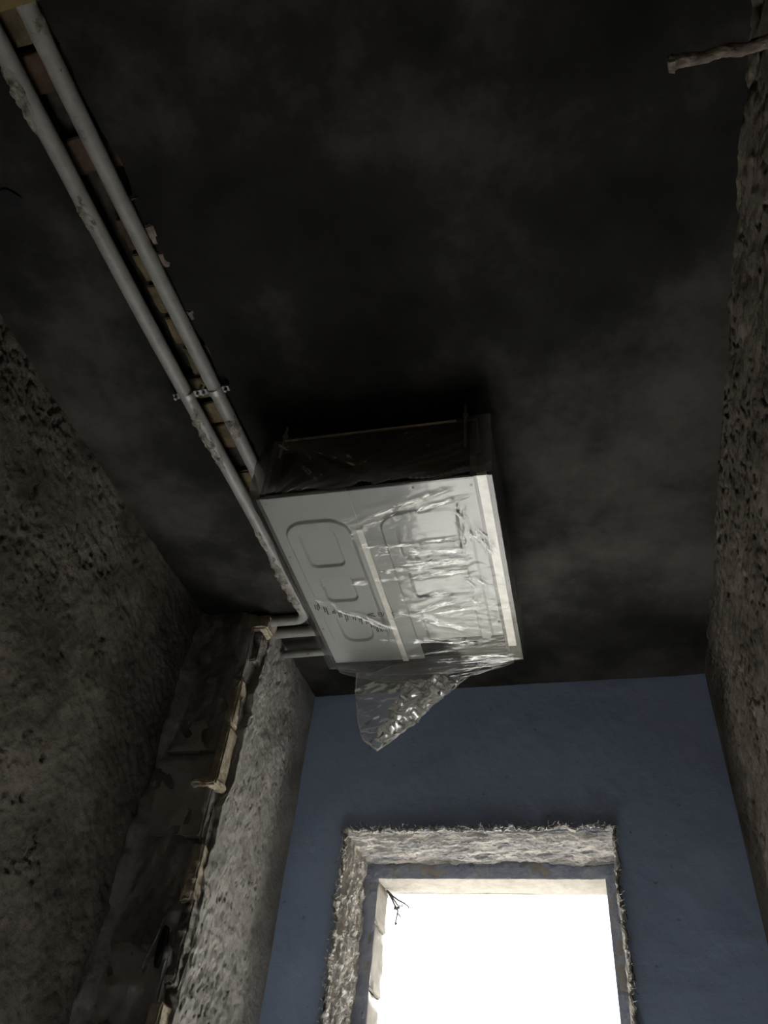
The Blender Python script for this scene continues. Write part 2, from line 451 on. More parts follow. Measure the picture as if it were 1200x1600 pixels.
# bricks bared in the chase (clay courses set across it)
yb = 0.14; k = 0
while yb < 1.93:
    w = 0.068 + random.random() * 0.014
    miss = (0.24 < yb < 0.31) or (0.45 < yb < 0.50) or (1.21 < yb < 1.25) or (1.33 < yb < 1.37)
    if not miss:
        dz = random.random() * 0.012
        xa = -0.935 + random.random() * 0.02
        xb = -0.818 + random.random() * 0.016
        if 0.5 < yb < 0.95: xa = -0.902 + random.random() * 0.012
        rough_box('brick', M['brick_red'] if (yb < 0.62 and k % 2) else M['brick'], ceiling, xa, xb, yb, yb + w, ZC + 0.012 + dz, ZC + 0.055, cuts=2, amp=0.010, bev=0.003, seed=k * 3 + 5, shade=False)
    yb += w + 0.007 + random.random() * 0.006; k += 1
# chips of plaster still clinging to the right lip of the chase
for i, (cx, cy, sx, sy) in enumerate(((-0.818, 0.515, 0.03, 0.012), (-0.818, 0.60, 0.020, 0.05), (-0.820, 0.655, 0.022, 0.035), (-0.816, 0.80, 0.016, 0.03))):
    rough_box('plaster_chip', M['stub'], ceiling, cx - sx / 2, cx + sx / 2, cy - sy / 2, cy + sy / 2, ZC - 0.006, ZC + 0.03, cuts=3, amp=0.006, bev=0.004, seed=300 + i, shade=False)

# flat black disc near the left pipe, painting the dark of a small hole
hl = MB()
for q in range(3):
    for k in range(16):
        w = 2 * math.pi * k / 16
        f_ = (1.0, 0.8, 0.4)[q] * (1 + 0.15 * math.sin(3 * w))
        hl.v.append((-1.09 + 0.028 * f_ * math.cos(w), 0.46 + 0.020 * f_ * math.sin(w), ZC - 0.0035 - (0, 0.0004, 0.0003)[q]))
hl.f = [(q * 16 + k, q * 16 + (k + 1) % 16, q * 16 + 16 + (k + 1) % 16, q * 16 + 16 + k) for q in range(2) for k in range(16)] + [tuple(range(32, 48))]
hl.build('hole_shade_disc', M['black'], ceiling)
# downstand beam overhead at the entrance
slab('trim_1', 'tan plastered beam edge in the top left corner', M['tan_plaster'], -1.33, 0.45, -0.22, 0.073, 2.20, 3.06)

# ------------------------------------------------------------------ pier on the left with torn plaster
pier = empty('wall_left_pier', (0, 0, 0))
tag(pier, 'block pier with torn plaster edge left of the window wall', 'wall', kind='structure')
MB().box(-1.40, -1.098, YP + 0.02, YF + 0.05, 0, 3.06).build('core', M['chase'], pier)
zb = 0.0; k = 0
joints = [0.0]
z = 2.738
lst = []
while z > 0: lst.append(z); z -= 0.256
lst = sorted(lst) + [3.0]
z0 = 0.0
for k, z1 in enumerate(lst):
    j = random.Random(k)
    x_c = -1.083 + j.uniform(-0.006, 0.004)
    y_c = YP - 0.012 + j.uniform(-0.012, 0.010)
    rough_box('block', M['block'], pier, XL - 0.02, x_c, y_c, YP + 0.20, z0 + 0.005, z1 - 0.006, cuts=12, amp=0.011, bev=0.005, seed=k)
    z0 = z1
# skim coat left in patches over the blocks
xs = np.linspace(XL - 0.03, -1.088, 70); zs = np.linspace(1.2, 3.01, 420)
X, Z = np.meshgrid(xs, zs, indexing='ij')
Yk = YP - 0.016 + fbm(X * 9, Z * 6, 333, 5, 0.6) * 0.020 + 0.02 * smooth(-1.14, -1.09, X) - 0.022 * smooth(-1.24, -1.29, X) * (1 + fbm(X * 5, Z * 9, 340, 3))
MB().grid(np.stack([X, Yk, Z], -1)).build('skim_coat', M['skim'], pier, shade=True)
# mortar bared on the corner, lit from the window
def mortar(name, y0, y1, z0, z1, x0=-1.100, x1=-1.072, amp=0.012, seed=0, cuts=12, mat='mortar_tan'):
    return rough_box(name, M[mat], pier, x0, x1, y0, y1, z0, z1, cuts=cuts, amp=amp, bev=0.005, seed=seed, shade=False)
mortar('mortar_lump', 1.918, 1.960, 2.575, 2.725, amp=0.013, seed=2)
mortar('corner_brick', 1.912, 1.972, 2.392, 2.560, x1=-1.070, amp=0.004, seed=5)
mortar('mortar_ledge', 1.900, 1.965, 2.372, 2.395, x0=-1.15, x1=-1.066, amp=0.012, seed=6)
mortar('mortar_lump', 1.942, 1.975, 2.215, 2.330, x1=-1.078, amp=0.006, seed=8, mat='crust')
mortar('mortar_lump', 1.925, 1.968, 2.065, 2.215, x1=-1.066, amp=0.012, seed=11)
mortar('mortar_lump', 1.935, 1.985, 1.880, 2.075, x1=-1.062, amp=0.013, seed=14, mat='crust')
mortar('corner_brick', 1.912, 1.965, 1.640, 1.840, x1=-1.064, amp=0.004, seed=17)
mortar('mortar_lump', 1.925, 1.995, 2.930, 2.990, x0=-1.11, x1=-1.035, amp=0.014, seed=21)
mortar('mortar_lump', 1.950, 2.020, 2.820, 2.935, x1=-1.060, amp=0.013, seed=23, mat='crust')
# thin straw held in the plaster edge
MB().tube([(-1.050, 1.962, 2.015), (-1.048, 1.955, 1.95), (-1.047, 1.935, 1.872)], 0.0014, 5).build('straw_stalk', M['straw'], pier)
# skim left on the face of the pier round a black disc that stands in for a slot's shade
sl = MB()
for yy in (YP - 0.034, YP - 0.016):
    for k in range(14):
        w = 2 * math.pi * k / 14
        sl.v.append((-1.108 + 0.0085 * math.cos(w) - 0.00 * math.sin(w), yy, 1.957 + 0.048 * math.sin(w)))
sl.f = [tuple(range(14)), tuple(reversed(range(14, 28)))] + [(k, (k + 1) % 14, 14 + (k + 1) % 14, 14 + k) for k in range(14)]
sl.build('slot_shade_disc', M['black'], pier)
MB().tube([(-1.108, YP - 0.034, 2.055), (-1.118, YP - 0.034, 2.02), (-1.124, YP - 0.034, 1.975), (-1.138, YP - 0.034, 1.93), (-1.146, YP - 0.032, 1.89)], [0.001, 0.002, 0.0016, 0.0024, 0.001], 7, True, 0.3).build('slot_lip', M['crust'], pier)

# plaster coat on the window-facing side of the pier, its edge broken along a ragged line
ez = [1.00, 1.40, 1.806, 1.854, 1.904, 1.988, 2.058, 2.098, 2.154, 2.232, 2.339, 2.389, 2.438, 2.493, 2.579, 2.651, 2.709, 2.802, 2.897, 3.03]
ey = [1.95, 1.955, 1.950, 1.947, 1.960, 1.983, 1.959, 1.971, 1.949, 1.976, 1.962, 1.976, 1.971, 1.969, 1.976, 2.000, 1.978, 1.995, 2.009, 2.008]
zs = np.linspace(1.0, ZC + 0.02, 420); us = np.linspace(0, 1, 130) ** 1.15
Z, U = np.meshgrid(zs, us, indexing='ij')
E0 = np.interp(Z, ez, ey) + 0.014 * smooth(2.36, 2.42, Z) * smooth(2.60, 2.54, Z) + 0.012 * smooth(1.87, 1.84, Z) + fbm(Z * 40, Z * 0 + 4.4, 90, 4) * 0.008
Y = E0 + (YF + 0.02 - E0) * U
D = pitted(Y * 1.3, Z * 0.9, 120) * 0.9 * smooth(0.9, 0.55, U) + fbm(Y * 6, Z * 2.2, 130, 4) * 0.006
low = smooth(2.35, 1.9, Z)
D = D + ridge(Y * 40, Z * 22, 140, 4) * 0.0062 * low * smooth(1.0, 0.5, U)
X = XS + D
P = np.stack([X, Y, Z], -1)
P0 = P[:, :1].copy(); P0[:, :, 0] = -1.088; P0[:, :, 1] += 0.004
mb = MB().grid(np.concatenate([P0, P], 1))
mb.box(-1.09, XS - 0.001, 1.965, YF, 0, 1.0)
mb.build('plaster_coat', M['wall_side'], pier, shade=True)

# ------------------------------------------------------------------ window opening
win = empty('window_1', (0, 0, 0))
tag(win, 'bare window opening with coarse mortar reveals and glaring white sky', 'window', kind='structure')
def reveal(name, fn, n, m, mat, flip=False, out=(0, 0, 1)):
    a = np.linspace(0, 1, n); t = np.linspace(0, 1, m)
    A, T = np.meshgrid(a, t, indexing='ij')
    P = fn(A, T)
    lipw = 0.012 + 0.006 * fbm(a * n * 0.12, a * 0 + 1.3, n, 3)
    F = P[:, :1].copy(); G = P[:, :1].copy()
    F[:, 0, 1] -= 0.002; G[:, 0, 1] = YF + 0.004
    for Q, k in ((F, 0.5), (G, 1.0)):
        Q[:, 0, :] += np.array(out)[None, :] * (lipw * k)[:, None]
    return MB().grid(np.concatenate([G, F, P], 1), flip).build(name, mat, win, shade=False)
DEP = YS - YF
def prof(A, T, L, seed, k1=34, k2=9):
    """coarse relief: A runs along the edge (length L), T across the depth"""
    s = A * L; t = T * DEP
    r = ridge(s * k2, t * k1, seed, 4) * 0.014 + fbm(s * 70, t * 90, seed + 9, 3) * 0.0045 + fbm(s * 5, t * 9, seed + 4, 3) * 0.008
    lip = smooth(0.10, 0.0, T)
    groove = smooth(0.10, 0.13, T) * smooth(0.30, 0.17, T)
    return r * (0.55 + 0.45 * smooth(0, 0.1, T)) + lip * 0.008 - groove * 0.024, fbm(s * 40, t * 30, seed + 15, 4)
def f_soffit(A, T):
    d, w = prof(A, T, 0.9, 210, 40, 7)
    X = WX0 - 0.015 + (WX1 - WX0 + 0.03) * A
    Yy = YF - 0.010 + (DEP + 0.014) * T + w * 0.010 * smooth(0.1, 0, T)
    return np.stack([X, Yy, WZ1 + 0.004 - d + smooth(0.09, 0, T) * (fbm(X * 60, X * 0 + 3, 611, 3) * 0.013 + 0.004)], -1)
reveal('reveal_soffit', f_soffit, 330, 120, M['reveal_h'], True)
def f_left(A, T):
    d, w = prof(A, T, 2.4, 230, 44, 16)
    Zz = WZ0 - 0.02 + (WZ1 - WZ0 + 0.03) * A
    Yy = YF - 0.006 + (DEP + 0.01) * T + w * 0.006 * smooth(0.1, 0, T)
    return np.stack([WX0 + d - smooth(0.09, 0, T) * (fbm(Zz * 60, Zz * 0 + 3, 612, 3) * 0.013 + 0.002), Yy, Zz], -1)
reveal('reveal_jamb', f_left, 700, 100, M['reveal_v'], False, (-1, 0, 0))
def f_right(A, T):
    d, w = prof(A, T, 2.4, 250, 30, 12)
    Zz = WZ0 - 0.02 + (WZ1 - WZ0 + 0.03) * A
    Yy = YF - 0.006 + (DEP + 0.01) * T + w * 0.006 * smooth(0.1, 0, T)
    return np.stack([WX1 - d * 0.8 + smooth(0.09, 0, T) * (fbm(Zz * 60, Zz * 0 + 3, 613, 3) * 0.011 + 0.002), Yy, Zz], -1)
reveal('reveal_jamb', f_right, 560, 70, M['reveal_v'], True, (1, 0, 0))
MB().box(WX0 - 0.02, WX1 + 0.02, YF - 0.03, YO, WZ0 - 0.04, WZ0 + 0.02).build('sill', M['reveal'], win)
# rebate faces
def patchy(name, x0, x1, z0, z1, y, n, m, seed):
    a = np.linspace(0, 1, n); t = np.linspace(0, 1, m)
    A, T = np.meshgrid(a, t, indexing='ij')
    X = x0 + (x1 - x0) * A; Zz = z0 + (z1 - z0) * T
    Yy = y + fbm(X * 40, Zz * 40, seed, 4) * 0.007
    return MB().grid(np.stack([X, Yy, Zz], -1)).build(name, M['stop'], win)
patchy('rebate_face', WX0 - 0.02, SX0 + 0.004, WZ0, WZ1 + 0.01, YS - 0.002, 10, 160, 270)
patchy('rebate_face', SX1 - 0.004, WX1 + 0.02, WZ0, WZ1 + 0.01, YS - 0.002, 8, 160, 280)
patchy('rebate_face', WX0 - 0.02, WX1 + 0.02, SZ1 - 0.004, WZ1 + 0.015, YS - 0.002, 120, 12, 290)
# outer jambs of cream blocks and their lintel
zz = WZ0
zj = [WZ0, 0.40, 0.64, 0.88, 1.12, 1.36, 1.60, 1.84, 2.075, 2.275, SZ1]
for a, b in zip(zj[:-1], zj[1:]):
    rough_box('cream_block', M['cream_block'], win, WX0 - 0.05, SX0, YS, YO, a + 0.003, b - 0.003, cuts=5, amp=0.004, bev=0.004, seed=int(a * 100))
    rough_box('cream_block', M['cream_block'], win, SX1, WX1 + 0.05, YS, YO, a + 0.003, b - 0.003, cuts=5, amp=0.006, bev=0.004, seed=int(a * 100) + 7)
rough_box('lintel', M['cream_block'], win, WX0 - 0.05, WX1 + 0.05, YS, YO, SZ1, WZ1 + 0.05, cuts=12, amp=0.004, bev=0.003, seed=400)
MB().box(WX0 - 0.03, SX0 - 0.012, YS + 0.01, YO - 0.012, WZ0, SZ1).build('mortar_bed', M['chase'], win)
# torn fibres fringing the broken plaster round the opening
mb = MB()
rn = random.Random(5)
def fibre(p, dirv, ln):
    d = Vector(dirv).normalized()
    q = Vector(p); pts = [q.copy()]
    for k in range(3):
        d = (d + Vector((rn.uniform(-.6, .6), rn.uniform(-.4, .2), rn.uniform(-.6, .6)))).normalized()
        q = q + d * ln / 3; pts.append(q.copy())
    r = rn.uniform(0.0008, 0.0019)
    mb.tube(pts, [r, r, r * 0.8, r * 0.5], 3, False)
for i in range(600):
    t = rn.random()
    if t < 0.42:
        fibre((rn.uniform(WX0, WX1), YF - 0.009, WZ1 + rn.uniform(-0.004, 0.016)), (rn.uniform(-1, 1), -0.5, rn.uniform(-0.4, 0.25)), rn.uniform(0.008, 0.022))
    elif t < 0.78:
        fibre((WX0 + rn.uniform(-0.012, 0.008), YF - 0.007, rn.uniform(1.75, WZ1)), (rn.uniform(-0.35, 0.3), -0.4, rn.uniform(-1, 0.6)), rn.uniform(0.008, 0.022))
    else:
        fibre((WX1 + rn.uniform(-0.006, 0.008), YF - 0.007, rn.uniform(1.75, WZ1)), (rn.uniform(-0.2, 0.35), -0.4, rn.uniform(-1, 0.6)), rn.uniform(0.008, 0.022))
tag(mb.build('torn_fibre', M['straw'], win), kind='stuff')

# ------------------------------------------------------------------ pipes in the ceiling chase
def arc(c, r, a0, a1, n, z):
    return [(c[0] + r * math.cos(math.radians(a0 + (a1 - a0) * i / n)), c[1] + r * math.sin(math.radians(a0 + (a1 - a0) * i / n)), z) for i in range(n + 1)]
ZP = 2.984; RP = 0.0185
def wob(x0, x1, y0, y1, n, seed):
    out = []
    for i in range(n + 1):
        t = i / n
        out.append((x0 + (x1 - x0) * t + 0.002 * math.sin(seed + 9 * t), y0 + (y1 - y0) * t, ZP + 0.0015 * math.sin(2 * seed + 7 * t)))
    return out
def pipe(name, label, x0, x1, yend, xwall, rb, group, seed):
    root = empty(name, (0, 0, ZP))
    tag(root, label, 'pipe', group)
    path = wob(x0, x1, 0.03, yend - rb, 50, seed)
    path += arc((x1 - rb, yend - rb), rb, 0, 90, 8, ZP)[1:]
    path += [(x1 - rb - (x1 - rb - xwall) * i / 4, yend, ZP) for i in range(1, 5)]
    path = [(a, b, c - ZP) for a, b, c in path]
    MB().tube(path, RP, 20).build('pipe_run', M['pipe'], root, True)
    return root
def crust(root, x, ya, yb, seed, side=-1, amp=1.0):
    """mortar still stuck to a stretch of pipe"""
    n = max(8, int((yb - ya) / 0.004)); m = 26
    a = np.linspace(0, 1, n); t = np.linspace(0, 1, m)
    A, T = np.meshgrid(a, t, indexing='ij')
    Yy = ya + (yb - ya) * A
    ang = math.pi * (1.5 + side * 0.35) + (T - 0.5) * math.pi * 1.1
    env = np.sin(np.pi * np.clip(A, 0.001, .999)) ** 0.35 * np.sin(np.pi * T) ** 0.6
    r = RP - 0.0035 + env * (0.0035 + amp * (0.004 + 0.010 * fbm(Yy * 55, T * 7, seed, 4)))
    X = x + r * np.cos(ang); Zz = r * np.sin(ang)
    MB().grid(np.stack([X, Yy, Zz], -1)).build('mortar_crust', M['crust'], root)
def clamp(root, x, y):
    c = MB().tube([(x, y - 0.008, 0), (x, y + 0.008, 0)], RP + 0.0022, 20, False).build('clamp', M['zinc'], root, True)
    for sx in (-1, 1):
        b = MB().box(x + sx * (RP + 0.010) - 0.010, x + sx * (RP + 0.010) + 0.010, y - 0.008, y + 0.008, -0.002, 0.002)
        b.build('clamp_ear', M['zinc'], c)
        b = MB().tube([(x + sx * (RP + 0.012), y, -0.014), (x + sx * (RP + 0.012), y, 0.03)], 0.0042, 6)
        b.build('bolt', M['zinc'], c, False)
pl = pipe('ceiling_pipe', 'grey crusted ceiling pipe, left of two, with open elbow into pier', -0.926, -0.911, 1.965, -1.07, 0.045, 'pipes in the ceiling chase', 1.0)
crust(pl, -0.922, 0.22, 0.36, 11); crust(pl, -0.919, 0.47, 0.56, 12); crust(pl, -0.914, 1.03, 1.26, 13, amp=1.1)
crust(pl, -0.912, 1.62, 1.93, 14, amp=1.2); crust(pl, -0.912, 1.50, 1.60, 15, -1.2, 0.6)
clamp(pl, -0.917, 1.005)
pr = pipe('ceiling_pipe', 'cleaner grey ceiling pipe nearer the hanging unit, right of two', -0.838, -0.842, 2.035, -1.07, 0.045, 'pipes in the ceiling chase', 2.3)
crust(pr, -0.839, 0.10, 0.22, 21, 1, 0.5); crust(pr, -0.841, 1.09, 1.16, 22, 1, 0.5)
clamp(pr, -0.840, 1.005)
# elbow collar on the left pipe
MB().tube([(-1.062, 1.965, 0), (-1.040, 1.965, 0)], RP + 0.004, 18).build('elbow_collar', M['crust'], pl, True)
cd = empty('conduit', (-1.06, 2.125, 2.955))
tag(cd, 'short pale conduit from pier to hanging unit, below the pipe elbows', 'conduit')
MB().tube([(-0.02, 0, 0), (0.12, -0.003, 0), (0.31, -0.004, 0)], 0.014, 14).build('tube', M['pipe'], cd, True)
MB().tube([(0.235, -0.003, 0), (0.262, -0.003, 0)], 0.017, 14).build('coupling', M['casing'], cd, True)
MB().tube([(-0.01, 0, 0), (0.012, 0, 0)], 0.019, 14).build('collar', M['crust'], cd, True)

# ------------------------------------------------------------------ pipe stub on the right wall
st = empty('pipe_stub', (XR, 0.455, 2.85))
tag(st, 'mortar caked pipe stub sticking out of the right wall near ceiling', 'pipe stub')
pts = []; rr = []
for i in range(26):
    t = i / 25
    pts.append((0.03 - t * 0.185, -0.004 * t + 0.0015 * math.sin(t * 20), 0.002 * math.sin(t * 13)))
    rr.append(0.0125 - 0.003 * math.sin(min(1, t * 1.15) * math.pi * 0.8) + random.uniform(-0.0008, 0.0008) + (0.002 if t > 0.93 else 0))
MB().tube(pts, rr, 14, False, nz=0.10, seed=3).build('stub_body', M['stub'], st)
MB().tube([(-0.150, -0.004, 0), (-0.120, -0.004, 0)], 0.0065, 12).build('bore', M['black'], st)
mbk = MB().tube([(-0.1545, -0.004, 0), (-0.146, -0.004, 0)], [0.0125, 0.0135], 16, False, nz=0.18, seed=8)
mbk.build('broken_rim', M['stub'], st)

# ------------------------------------------------------------------ hanging air conditioning unit
ZU = 2.744
BX0, BX1, BY0, BY1 = -0.265, 0.265, -0.345, 0.365
BH = 0.210
unit = empty('air_conditioning_unit', (-0.478, 1.530, ZU), math.radians(1.5))
tag(unit, 'pale grey ducted air conditioning unit hung from ceiling inside plastic', 'air conditioner')
# casing: sides, top and far end, open at the near end
mb = MB()
t = 0.004
mb.box(BX0, BX0 + t, BY0, BY1, 0.003, BH); mb.box(BX1 - t, BX1, BY0, BY1, 0.003, BH)
mb.box(BX0, BX1, BY0, BY1, BH - t, BH)
mb.box(BX0 + t, BX1 - t, BY1 - t, BY1, 0.003, BH - t)
mb.build('casing', M['casing'], unit)
MB().box(BX0 + 0.02, BX1 - 0.02, BY0 + 0.03, BY0 + 0.04, 0.014, BH - 0.01).build('return_filter', M['black'], unit)
# thin flange round the near opening
mb = MB()
mb.box(BX0, BX1, BY0 - 0.004, BY0, BH - 0.010, BH + 0.002)
mb.box(BX0, BX0 + 0.014, BY0 - 0.003, BY0, 0.004, BH - 0.01); mb.box(BX1 - 0.014, BX1, BY0 - 0.003, BY0, 0.004, BH - 0.01)
mb.build('opening_flange', M['casing'], unit)
MB().box(BX0 + 0.03, BX1 - 0.05, BY0 - 0.007, BY0 - 0.004, BH - 0.005, BH + 0.001).build('flange_edge', M['strip'], unit)

def sd_rr(x, y, x0, x1, y0, y1, r):
    cx, cy = (x0 + x1) / 2, (y0 + y1) / 2
    qx = np.abs(x - cx) - (x1 - x0) / 2 + r; qy = np.abs(y - cy) - (y1 - y0) / 2 + r
    return np.minimum(np.maximum(qx, qy), 0) + np.hypot(np.maximum(qx, 0), np.maximum(qy, 0)) - r
def stamped(name, x0, x1, y0, y1, outer, inners, nx, ny):
    xs = np.linspace(x0, x1, nx); yy = np.linspace(y0, y1, ny)
    X, Y = np.meshgrid(xs, yy, indexing='ij')
    d = sd_rr(X, Y, *outer)
    h = -0.008 * smooth(0.003, -0.003, d)                # raised towards the room
    for r in inners:
        h = h + 0.008 * smooth(0.003, -0.003, sd_rr(X, Y, *r))
    P = np.stack([X, Y, h], -1)
    mbp = MB().grid(P, flip=True)
    # turned-up edges
    mbp.box(x0, x1, y0, y0 + 0.001, 0, 0.012); mbp.box(x0, x0 + 0.001, y0, y1, 0, 0.012); mbp.box(x1 - 0.001, x1, y0, y1, 0, 0.012)
    return mbp.build(name, M['panel'], unit, True)
pnl = stamped('bottom_panel', BX0, -0.045, BY0, BY1, (-0.237, -0.070, -0.257, 0.290, 0.055),
        [(-0.205, -0.112, -0.228, -0.088, 0.02), (-0.200, -0.114, -0.048, 0.060, 0.02), (-0.200, -0.112, 0.110, 0.250, 0.035)], 150, 420)
pnr = stamped('bottom_panel', -0.045, 0.258, BY0, 0.268, (0.010, 0.228, -0.258, 0.300, 0.055),
        [(0.046, 0.196, -0.222, -0.088, 0.025), (0.046, 0.200, -0.044, 0.066, 0.012), (0.046, 0.196, 0.128, 0.32, 0.02)], 190, 380)
MB().box(-0.038, 0.012, 0.268, BY1, 0.0, 0.004).build('end_plate', M['panel'], unit)
MB().box(0.012, 0.258, 0.268, BY1, 0.004, 0.012).build('foam_strip', M['black'], unit)
MB().box(-0.0475, -0.0425, BY0, -0.214, -0.0010, 0.001).build('seam_cover', M['panel'], unit)
MB().box(-0.053, -0.037, -0.215, BY1, -0.006, 0.002).build('joint_strip', M['strip'], unit)
MB().box(0.266, 0.288, BY0 - 0.008, 0.322, -0.002, 0.008).build('side_flange', M['strip'], unit)
MB().box(0.258, 0.266, BY0, BY1, 0.006, 0.014).build('edge_gap', M['casing'], unit)
MB().box(-0.274, -0.265, BY0, 0.33, 0.0, 0.006).build('side_flange', M['casing'], unit)
for (sx, sy) in ((0.250, -0.325), (0.251, -0.135), (0.252, 0.205), (0.115, -0.335), (-0.255, -0.325), (-0.255, -0.13), (-0.256, 0.19)):
    MB().tube([(sx, sy, -0.002), (sx, sy, 0.003)], 0.0034, 8).build('screw', M['screw'] if sx > 0 else M['zinc'], unit)
# hangers
for (hx, hy, lo) in ((0.238, BY0 - 0.012, BH - 0.115), (-0.235, BY0 - 0.012, BH - 0.075), (0.238, 0.26, BH), (-0.235, 0.26, BH)):
    r = MB().tube([(hx, hy, lo), (hx, hy, ZC - ZU)], 0.0034, 8).build('hanger_rod', M['rod'], unit, True)
    MB().tube([(hx, hy, BH + 0.004), (hx, hy, BH + 0.012)], 0.0075, 6).build('nut', M['rod'], r)
# printed marks on the bottom, read as thin black strokes
def stroke(pts, w):
    mb = MB()
    for (ax, ay), (bx, by) in zip(pts[:-1], pts[1:]):
        dx, dy = bx - ax, by - ay
        l = math.hypot(dx, dy) or 1
        nx, ny = -dy / l * w / 2, dx / l * w / 2
        b = len(mb.v)
        mb.v += [(ax + nx, ay + ny, 0), (bx + nx, by + ny, 0), (bx - nx, by - ny, 0), (ax - nx, ay - ny, 0)]
        mb.f.append((b, b + 1, b + 2, b + 3))
    return mb.v, mb.f
pm = MB()
def add_stroke(pts, w):
    v, f = stroke(pts, w)
    b = len(pm.v); pm.v += v; pm.f += [tuple(b + i for i in q) for q in f]
rp = random.Random(12)
x = -0.243
while x < -0.100:                                       # tall streaky lettering running across
    base = 0.062 + (x + 0.243) * 0.66
    n = rp.choice((1, 2, 2, 3))
    for k in range(n):
        h = rp.uniform(0.016, 0.040)
        add_stroke([(x, base + rp.uniform(-0.004, 0.006)), (x - 0.002, base + h)], rp.uniform(0.0020, 0.0040))
        if rp.random() < 0.45:
            yy = base + rp.uniform(0.0, h)
            add_stroke([(x, yy), (x + 0.006, yy + 0.002)], 0.002)
        x += 0.0055
    x += rp.choice((0.004, 0.006, 0.010))
x = -0.100
while x < -0.056:
    base = 0.172 + (x + 0.10) * 0.15
    add_stroke([(x, base), (x - 0.001, base + rp.uniform(0.018, 0.036))], rp.uniform(0.0018, 0.0034))
    x += rp.choice((0.004, 0.005, 0.007))
add_stroke([(-0.084, 0.134), (-0.106, 0.124), (-0.086, 0.119)], 0.0048)                    # arrow head
add_stroke([(-0.074, 0.116), (-0.074, 0.134), (-0.064, 0.134), (-0.064, 0.117), (-0.073, 0.117)], 0.0024)
add_stroke([(-0.073, 0.126), (-0.065, 0.125)], 0.002)
add_stroke([(-0.061, 0.134), (-0.057, 0.118)], 0.0022)
add_stroke([(-0.030, 0.118), (-0.036, 0.124), (-0.034, 0.132), (-0.027, 0.133)], 0.0026)
pm.v = [(a, b, -0.0095) for a, b, c in pm.v]
pm.build('printed_lettering', M['ink'], unit)

# ------------------------------------------------------------------ plastic sheeting wrapped round the unit
bag = empty('plastic_sheeting', (-0.478, 1.530, ZU), math.radians(1.5))
tag(bag, 'clear crinkled plastic sheeting wrapped round the hanging unit with drooping flap', 'plastic sheet')
def crease(X, Y, ax, ay, bx, by, w, amp, seed):
    """a crumpled fold running from a to b"""
    dx, dy = bx - ax, by - ay
    L = math.hypot(dx, dy)
    s = ((X - ax) * dx + (Y - ay) * dy) / L; d = (-(X - ax) * dy + (Y - ay) * dx) / L
    d = d + fbm(s * 22, s * 0 + seed, seed, 3) * w * 0.9
    env = smooth(-0.02, 0.02, s) * smooth(L + 0.02, L - 0.02, s)
    return env * amp * (np.maximum(0, 1 - np.abs(d) / w) * (0.7 + 0.5 * vnoise(s * 60, d * 90, seed + 2)))
CREASES = ((-0.09, -0.245, 0.22, -0.335, 0.012, 0.010, 1), (-0.05, -0.225, 0.24, -0.300, 0.010, 0.009, 2),
                                  (-0.06, -0.150, 0.20, -0.165, 0.010, 0.009, 3), (-0.03, -0.055, 0.22, -0.075, 0.014, 0.012, 4),
                                  (-0.05, -0.020, 0.21, -0.035, 0.014, 0.013, 5), (0.00, 0.07, 0.15, 0.045, 0.012, 0.008, 6),
                                  (-0.05, 0.150, 0.16, 0.085, 0.010, 0.008, 7), (-0.02, 0.12, 0.16, 0.22, 0.014, 0.010, 8),
                                  (-0.26, 0.02, -0.04, 0.20, 0.010, 0.008, 9), (-0.21, 0.05, -0.05, 0.19, 0.007, 0.006, 10),
                                  (-0.10, 0.245, 0.20, 0.280, 0.010, 0.011, 11), (-0.12, 0.335, 0.12, 0.31, 0.006, 0.008, 12),
                                  (-0.21, -0.02, -0.06, -0.02, 0.008, 0.006, 13), (-0.05, 0.21, 0.05, 0.15, 0.006, 0.005, 14),
                                  (0.22, -0.28, 0.20, -0.10, 0.010, 0.007, 15), (0.05, 0.360, 0.27, 0.350, 0.008, 0.012, 16))
def bottom(U, V):
    X = -0.288 + 0.590 * U; Y = -0.362 + 0.770 * V
    crum = smooth(-0.10, 0.04, X + 0.10 * fbm(X * 8, Y * 8, 3, 2))
    d = fbm(X * 9, Y * 7, 501, 3) * 0.0014
    d = d + ridge(X * 26 + Y * 9, Y * 52, 505, 3) * 0.0010 * crum * smooth(-0.1, 0.5, fbm(X * 5, Y * 9, 520, 2) + 0.2)
    d = d + ridge(X * 30 - Y * 34, Y * 22 + X * 20, 509, 2) * 0.0008 * smooth(0.13, 0.24, X)
    for (a, b, c, e, w, h, s) in CREASES:
        d = d + crease(X, Y, a, b, c, e, w, h, s)
    sag = 0.016 * smooth(0.36, 0.41, Y) * np.sin(np.pi * np.clip((X + 0.288) / 0.59, 0, 1)) ** 0.7
    edge = smooth(0.0, 0.05, np.minimum(np.minimum(X + 0.288, 0.302 - X), Y + 0.362))
    z = -0.0130 - d * 0.30 * edge - sag
    # corners of the sheet turn up round the unit
    z = z + 0.03 * smooth(0.375, 0.41, Y) * smooth(0.10, 0.30, np.abs(X))
    return np.stack([X, Y, z], -1)
a = np.linspace(0, 1, 260); b = np.linspace(0, 1, 340)
U, V = np.meshgrid(a, b, indexing='ij')
MB().grid(bottom(U, V), flip=True).build('underside_film', M['film'], bag, True)
